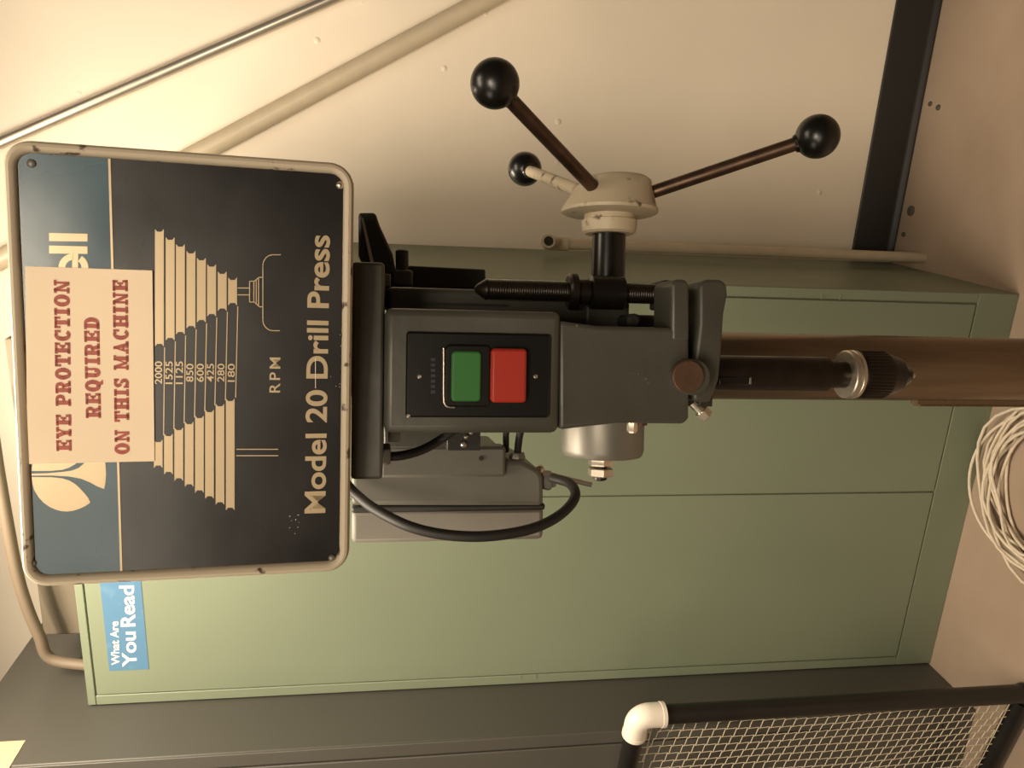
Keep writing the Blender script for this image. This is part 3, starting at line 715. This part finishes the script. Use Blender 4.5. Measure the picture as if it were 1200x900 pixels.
# sub-parts of the guard sit one level down: everything on the plate hangs from the guard itself
def gsub(name, mb, m, lab=None): return part(name, mb, m, 0, bg, lab)
n1_ = PN+.0003
bd = (G(134.5, 400, n1_)); hb = [p for p in rrect(.0078, RAD, n1_)]
bfrac = lambda p: (loc(Q0)-p)@loc(O+gz*1.0)          # distance down the plate
cut = float(bfrac(G(134, 420, n1_)))
# blue band: the top part of the rounded rectangle cut off at the divider
ins = .0078; r_ = RAD-ins; pts = [gpt(ins, cut, n1_), gpt(GWd-ins, cut, n1_)]
for cx, cy, a0 in ((GWd-ins-r_, ins+r_, 0), (ins+r_, ins+r_, -90)):
    for i in range(9):
        a = R(a0-90*i/8); pts.append(gpt(cx+r_*math.cos(a), cy+r_*math.sin(a), n1_))
gsub('blue_band', MB().flat(pts), M['blue'], 'blue top band of the sign plate')
n2_ = PN+.0006
gsub('divider_line', MB().flat([gpt(ins, cut-.0002, n2_), gpt(GWd-ins, cut-.0002, n2_), gpt(GWd-ins, cut+.0012, n2_), gpt(ins, cut+.0012, n2_)]), M['foil'])
upd = loc(O+gz)
# lettering
pxg = .55/FPX
t = MB(); text_mb(t, 'Model 20 Drill Press', G(380.5, 601, n2_), G(386, 276, n2_), upd, 24.5*pxg, .022)
gsub('lettering', t, M['foil'], 'large pale model lettering')
t = MB(); text_mb(t, 'RPM', G(328, 460, n2_), G(328.5, 419, n2_), upd, 12*pxg, .008, 1.3); gsub('lettering', t, M['foil'], 'small pale RPM lettering')
t = MB()
for (y0, y1) in ((272.5, 282.5), (287.3, 297)):
    t.flat([G(57.5, y0+.5, n2_), G(102.5, y0+1.5, n2_), G(102.5, y1+.5, n2_), G(57.5, y1, n2_)])
ce = np.array([86.0, 313.5])
def earc(ro, ri, a0, a1, n=30):
    for k in range(n):
        p, q_ = R(a0+(a1-a0)*k/n), R(a0+(a1-a0)*(k+1)/n)
        t.flat([G(ce[0]-r2*math.sin(an), ce[1]-r2*.94*math.cos(an), n2_) for r2, an in ((ro, p), (ro, q_), (ri, q_), (ri, p))])
earc(17.5, 9.5, 0, 325); t.flat([G(84.5, 297, n2_), G(91.5, 297, n2_), G(91.5, 328, n2_), G(84.5, 328, n2_)])
gsub('lettering', t, M['foil'], 'cut off pale maker name lettering')
# leaf emblem
t = MB()
def polyg(pts): t.flat([G(x, y, n2_) for x, y in pts])
low = [(37, 559), (38, 566), (40, 574), (45, 582.5), (51, 589), (58, 594), (66, 597.5), (72, 599), (79, 599.5), (86, 598.5), (93.5, 596), (100, 593), (106, 589), (103, 583), (99, 578), (93.5, 572), (88, 567), (81, 563), (73, 560.5), (60, 559.2)]
polyg(low); polyg([(x, 1111-y) for x, y in low])
tul = [(37, 555), (55, 554.6), (73, 553), (84, 551.5), (92, 548.5), (101, 541), (108, 533), (116, 530), (122, 538), (123.5, 543), (124.3, 556), (123.5, 566), (122, 573), (114, 570), (106, 565.5), (95, 561), (81, 558.3), (60, 557.2), (37, 557.3)]
polyg(tul)
gsub('leaf_emblem', t, M['foil'])
# pulley speed chart
t = MB()
n3_ = n2_
def bar(xc, y0, y1, wd):     # y0 upper end in the picture, y1 lower end; both ends notched like a pulley groove
    h = wd/2
    for (a, b2) in ((xc-h, xc-h*.55), (xc+h*.55, xc+h)): t.flat([G(a, y0, n3_), G(b2, y0+2.6, n3_), G(b2, y1-2.6, n3_), G(a, y1, n3_)] if a < xc else [G(a, y0+2.6, n3_), G(b2, y0, n3_), G(b2, y1, n3_), G(a, y1-2.6, n3_)])
    t.flat([G(xc-h*.55, y0+3, n3_), G(xc+h*.55, y0+3, n3_), G(xc+h*.55, y1-3, n3_), G(xc-h*.55, y1-3, n3_)])
up_t = [268.5, 278, 286, 294, 302, 309.5, 318, 325]; up_b = [406, 399, 392, 385, 378, 371, 364.5, 358]
up_x = [186.8, 199.4, 211.4, 223.8, 236, 248, 260.4, 272.6]
lo_t = [515, 508, 501, 494, 487, 480, 473, 467]; lo_b = [548.5, 556, 563.5, 570.5, 577.5, 584.5, 591.5, 598]
lo_x = [185.4, 197.4, 209.5, 221.7, 233.7, 245.5, 257.8, 269.8]
def ln(p, q_, w_=1.1):
    d = np.array([q_[0]-p[0], q_[1]-p[1]], float); d /= np.linalg.norm(d); n = np.array([-d[1], d[0]])*w_/2
    t.flat([G(p[0]+n[0], p[1]+n[1], n3_), G(q_[0]+n[0], q_[1]+n[1], n3_), G(q_[0]-n[0], q_[1]-n[1], n3_), G(p[0]-n[0], p[1]-n[1], n3_)])
for i in range(8):
    bar(up_x[i], up_t[i], up_b[i], 10.4); bar(lo_x[i], lo_t[i], lo_b[i], 10.2)
    ln((up_x[i]+6.1, up_b[i]+1), (lo_x[i]+6.3, lo_t[i]-1 if i == 7 else lo_t[i+1]+2))
gsub('pulley_chart', t, M['foil'], 'pale stepped pulley chart')
t = MB()
for x, (s, i) in zip(up_x, [(s, i) for i, s in enumerate(('2000', '1525', '1125', '850', '600', '425', '280', '180'))]):
    xm = (up_x[i]+lo_x[i])/2+3.6
    text_mb(t, s, G(xm, 450-(0 if len(s) == 4 else 2.5), n3_), G(xm+.2, 423.5+(0 if len(s) == 4 else 2.8), n3_), upd, 7.6*pxg, .008)
gsub('lettering', t, M['foil'], 'small pale speed numbers')
t = MB()
ln((278.5, 337.5), (292, 337.5)); ln((278.5, 345.5), (292, 345.5))
for p, q_ in (((292.5, 329.5), (292.5, 354)), ((297.5, 329.5), (297.5, 354)), ((292.5, 329.5), (298, 329.5)), ((292.5, 354), (298, 354)), ((298, 329.5), (303.5, 325)), ((298, 354), (303.5, 359)), ((303.5, 325), (307.5, 325)), ((303.5, 359.5), (307.5, 359.5)), ((303, 326), (303, 359)), ((300.3, 328), (300.3, 356.5)),
             ((308, 312), (308, 374)), ((319, 298.5), (329, 298.5)), ((319, 387.5), (328, 387.5))): ln(p, q_)
for k in range(8):
    a, b2 = R(90*k/8), R(90*(k+1)/8)
    ln((308+12*(1-math.cos(a)), 311.5-13*math.sin(a)), (308+12*(1-math.cos(b2)), 311.5-13*math.sin(b2)))
    ln((308+12*(1-math.cos(a)), 374.5+13*math.sin(a)), (308+12*(1-math.cos(b2)), 374.5+13*math.sin(b2)))
gsub('spindle_diagram', t, M['foil'], 'thin pale spindle outline')
t = MB(); ln((277, 526.5), (326, 526.5)); ln((277, 534), (326, 534)); gsub('motor_shaft_diagram', t, M['foil'], 'two thin pale shaft lines')
for (x, y, col) in ((37, 191.5, 'alu'), (398.5, 217, 'steel'), (38, 660, 'alu'), (389, 654, 'alu')):
    c = G(x, y, PN+.0003); nd = loc(O+gn)
    gsub('plate_rivet', MB().lathe(c, nd, [(0, 4.6*pxg), (.0008, 4.4*pxg), (.0016, 3.2*pxg), (.002, 1.2*pxg)], 18), M[col])
t = MB()
random.seed(11)
for k in range(26):
    x, y = random.choice([(188+random.uniform(-12, 20), 670.5-random.uniform(0, 2.2)), (345+random.uniform(-6, 6), 612+random.uniform(-12, 14)), (392+random.uniform(-7, 7), 446+random.uniform(-8, 8)), (402+random.uniform(-4, 4), 400+random.uniform(-20, 8))]); s = random.uniform(.3, .75)
    c = [G(x+s*math.cos(a)*random.uniform(.5, 1.4), y+s*math.sin(a)*random.uniform(.5, 1.4), n2_) for a in (0, 1.2, 2.4, 3.6, 4.9)]
    t.flat(c)
t.flat([G(369.3, 420, n2_+.0002), G(370, 420, n2_+.0002), G(370, 455, n2_+.0002), G(369.3, 455, n2_+.0002)])
gsub('paint_scratch', t, M['white_ink'])['kind'] = 'stuff'
# buff warning card stuck over the plate
nc = PN+.0016
cq = [G(29.3, 312, nc), G(178.5, 317, nc), G(181, 540.5, nc), G(32.3, 543.8, nc)]
card = part('warning_card', MB().prism(cq, loc(O-gn*.0008)), M['card'], 0, bg, 'buff warning card with red lettering')
t = MB(); ncl = nc+.0003
slab(t, 'EYE PROTECTION', G(83.6, 528, ncl), G(81, 328.5, ncl), upd, 15*pxg)
slab(t, 'REQUIRED', G(118, 489.5, ncl), G(115.8, 372, ncl), upd, 15*pxg)
slab(t, 'ON THIS MACHINE', G(151.5, 532, ncl), G(149.3, 328.5, ncl), upd, 15*pxg)
part('red_lettering', t, M['red_ink'], 0, bg, 'red slab lettering on the buff card')
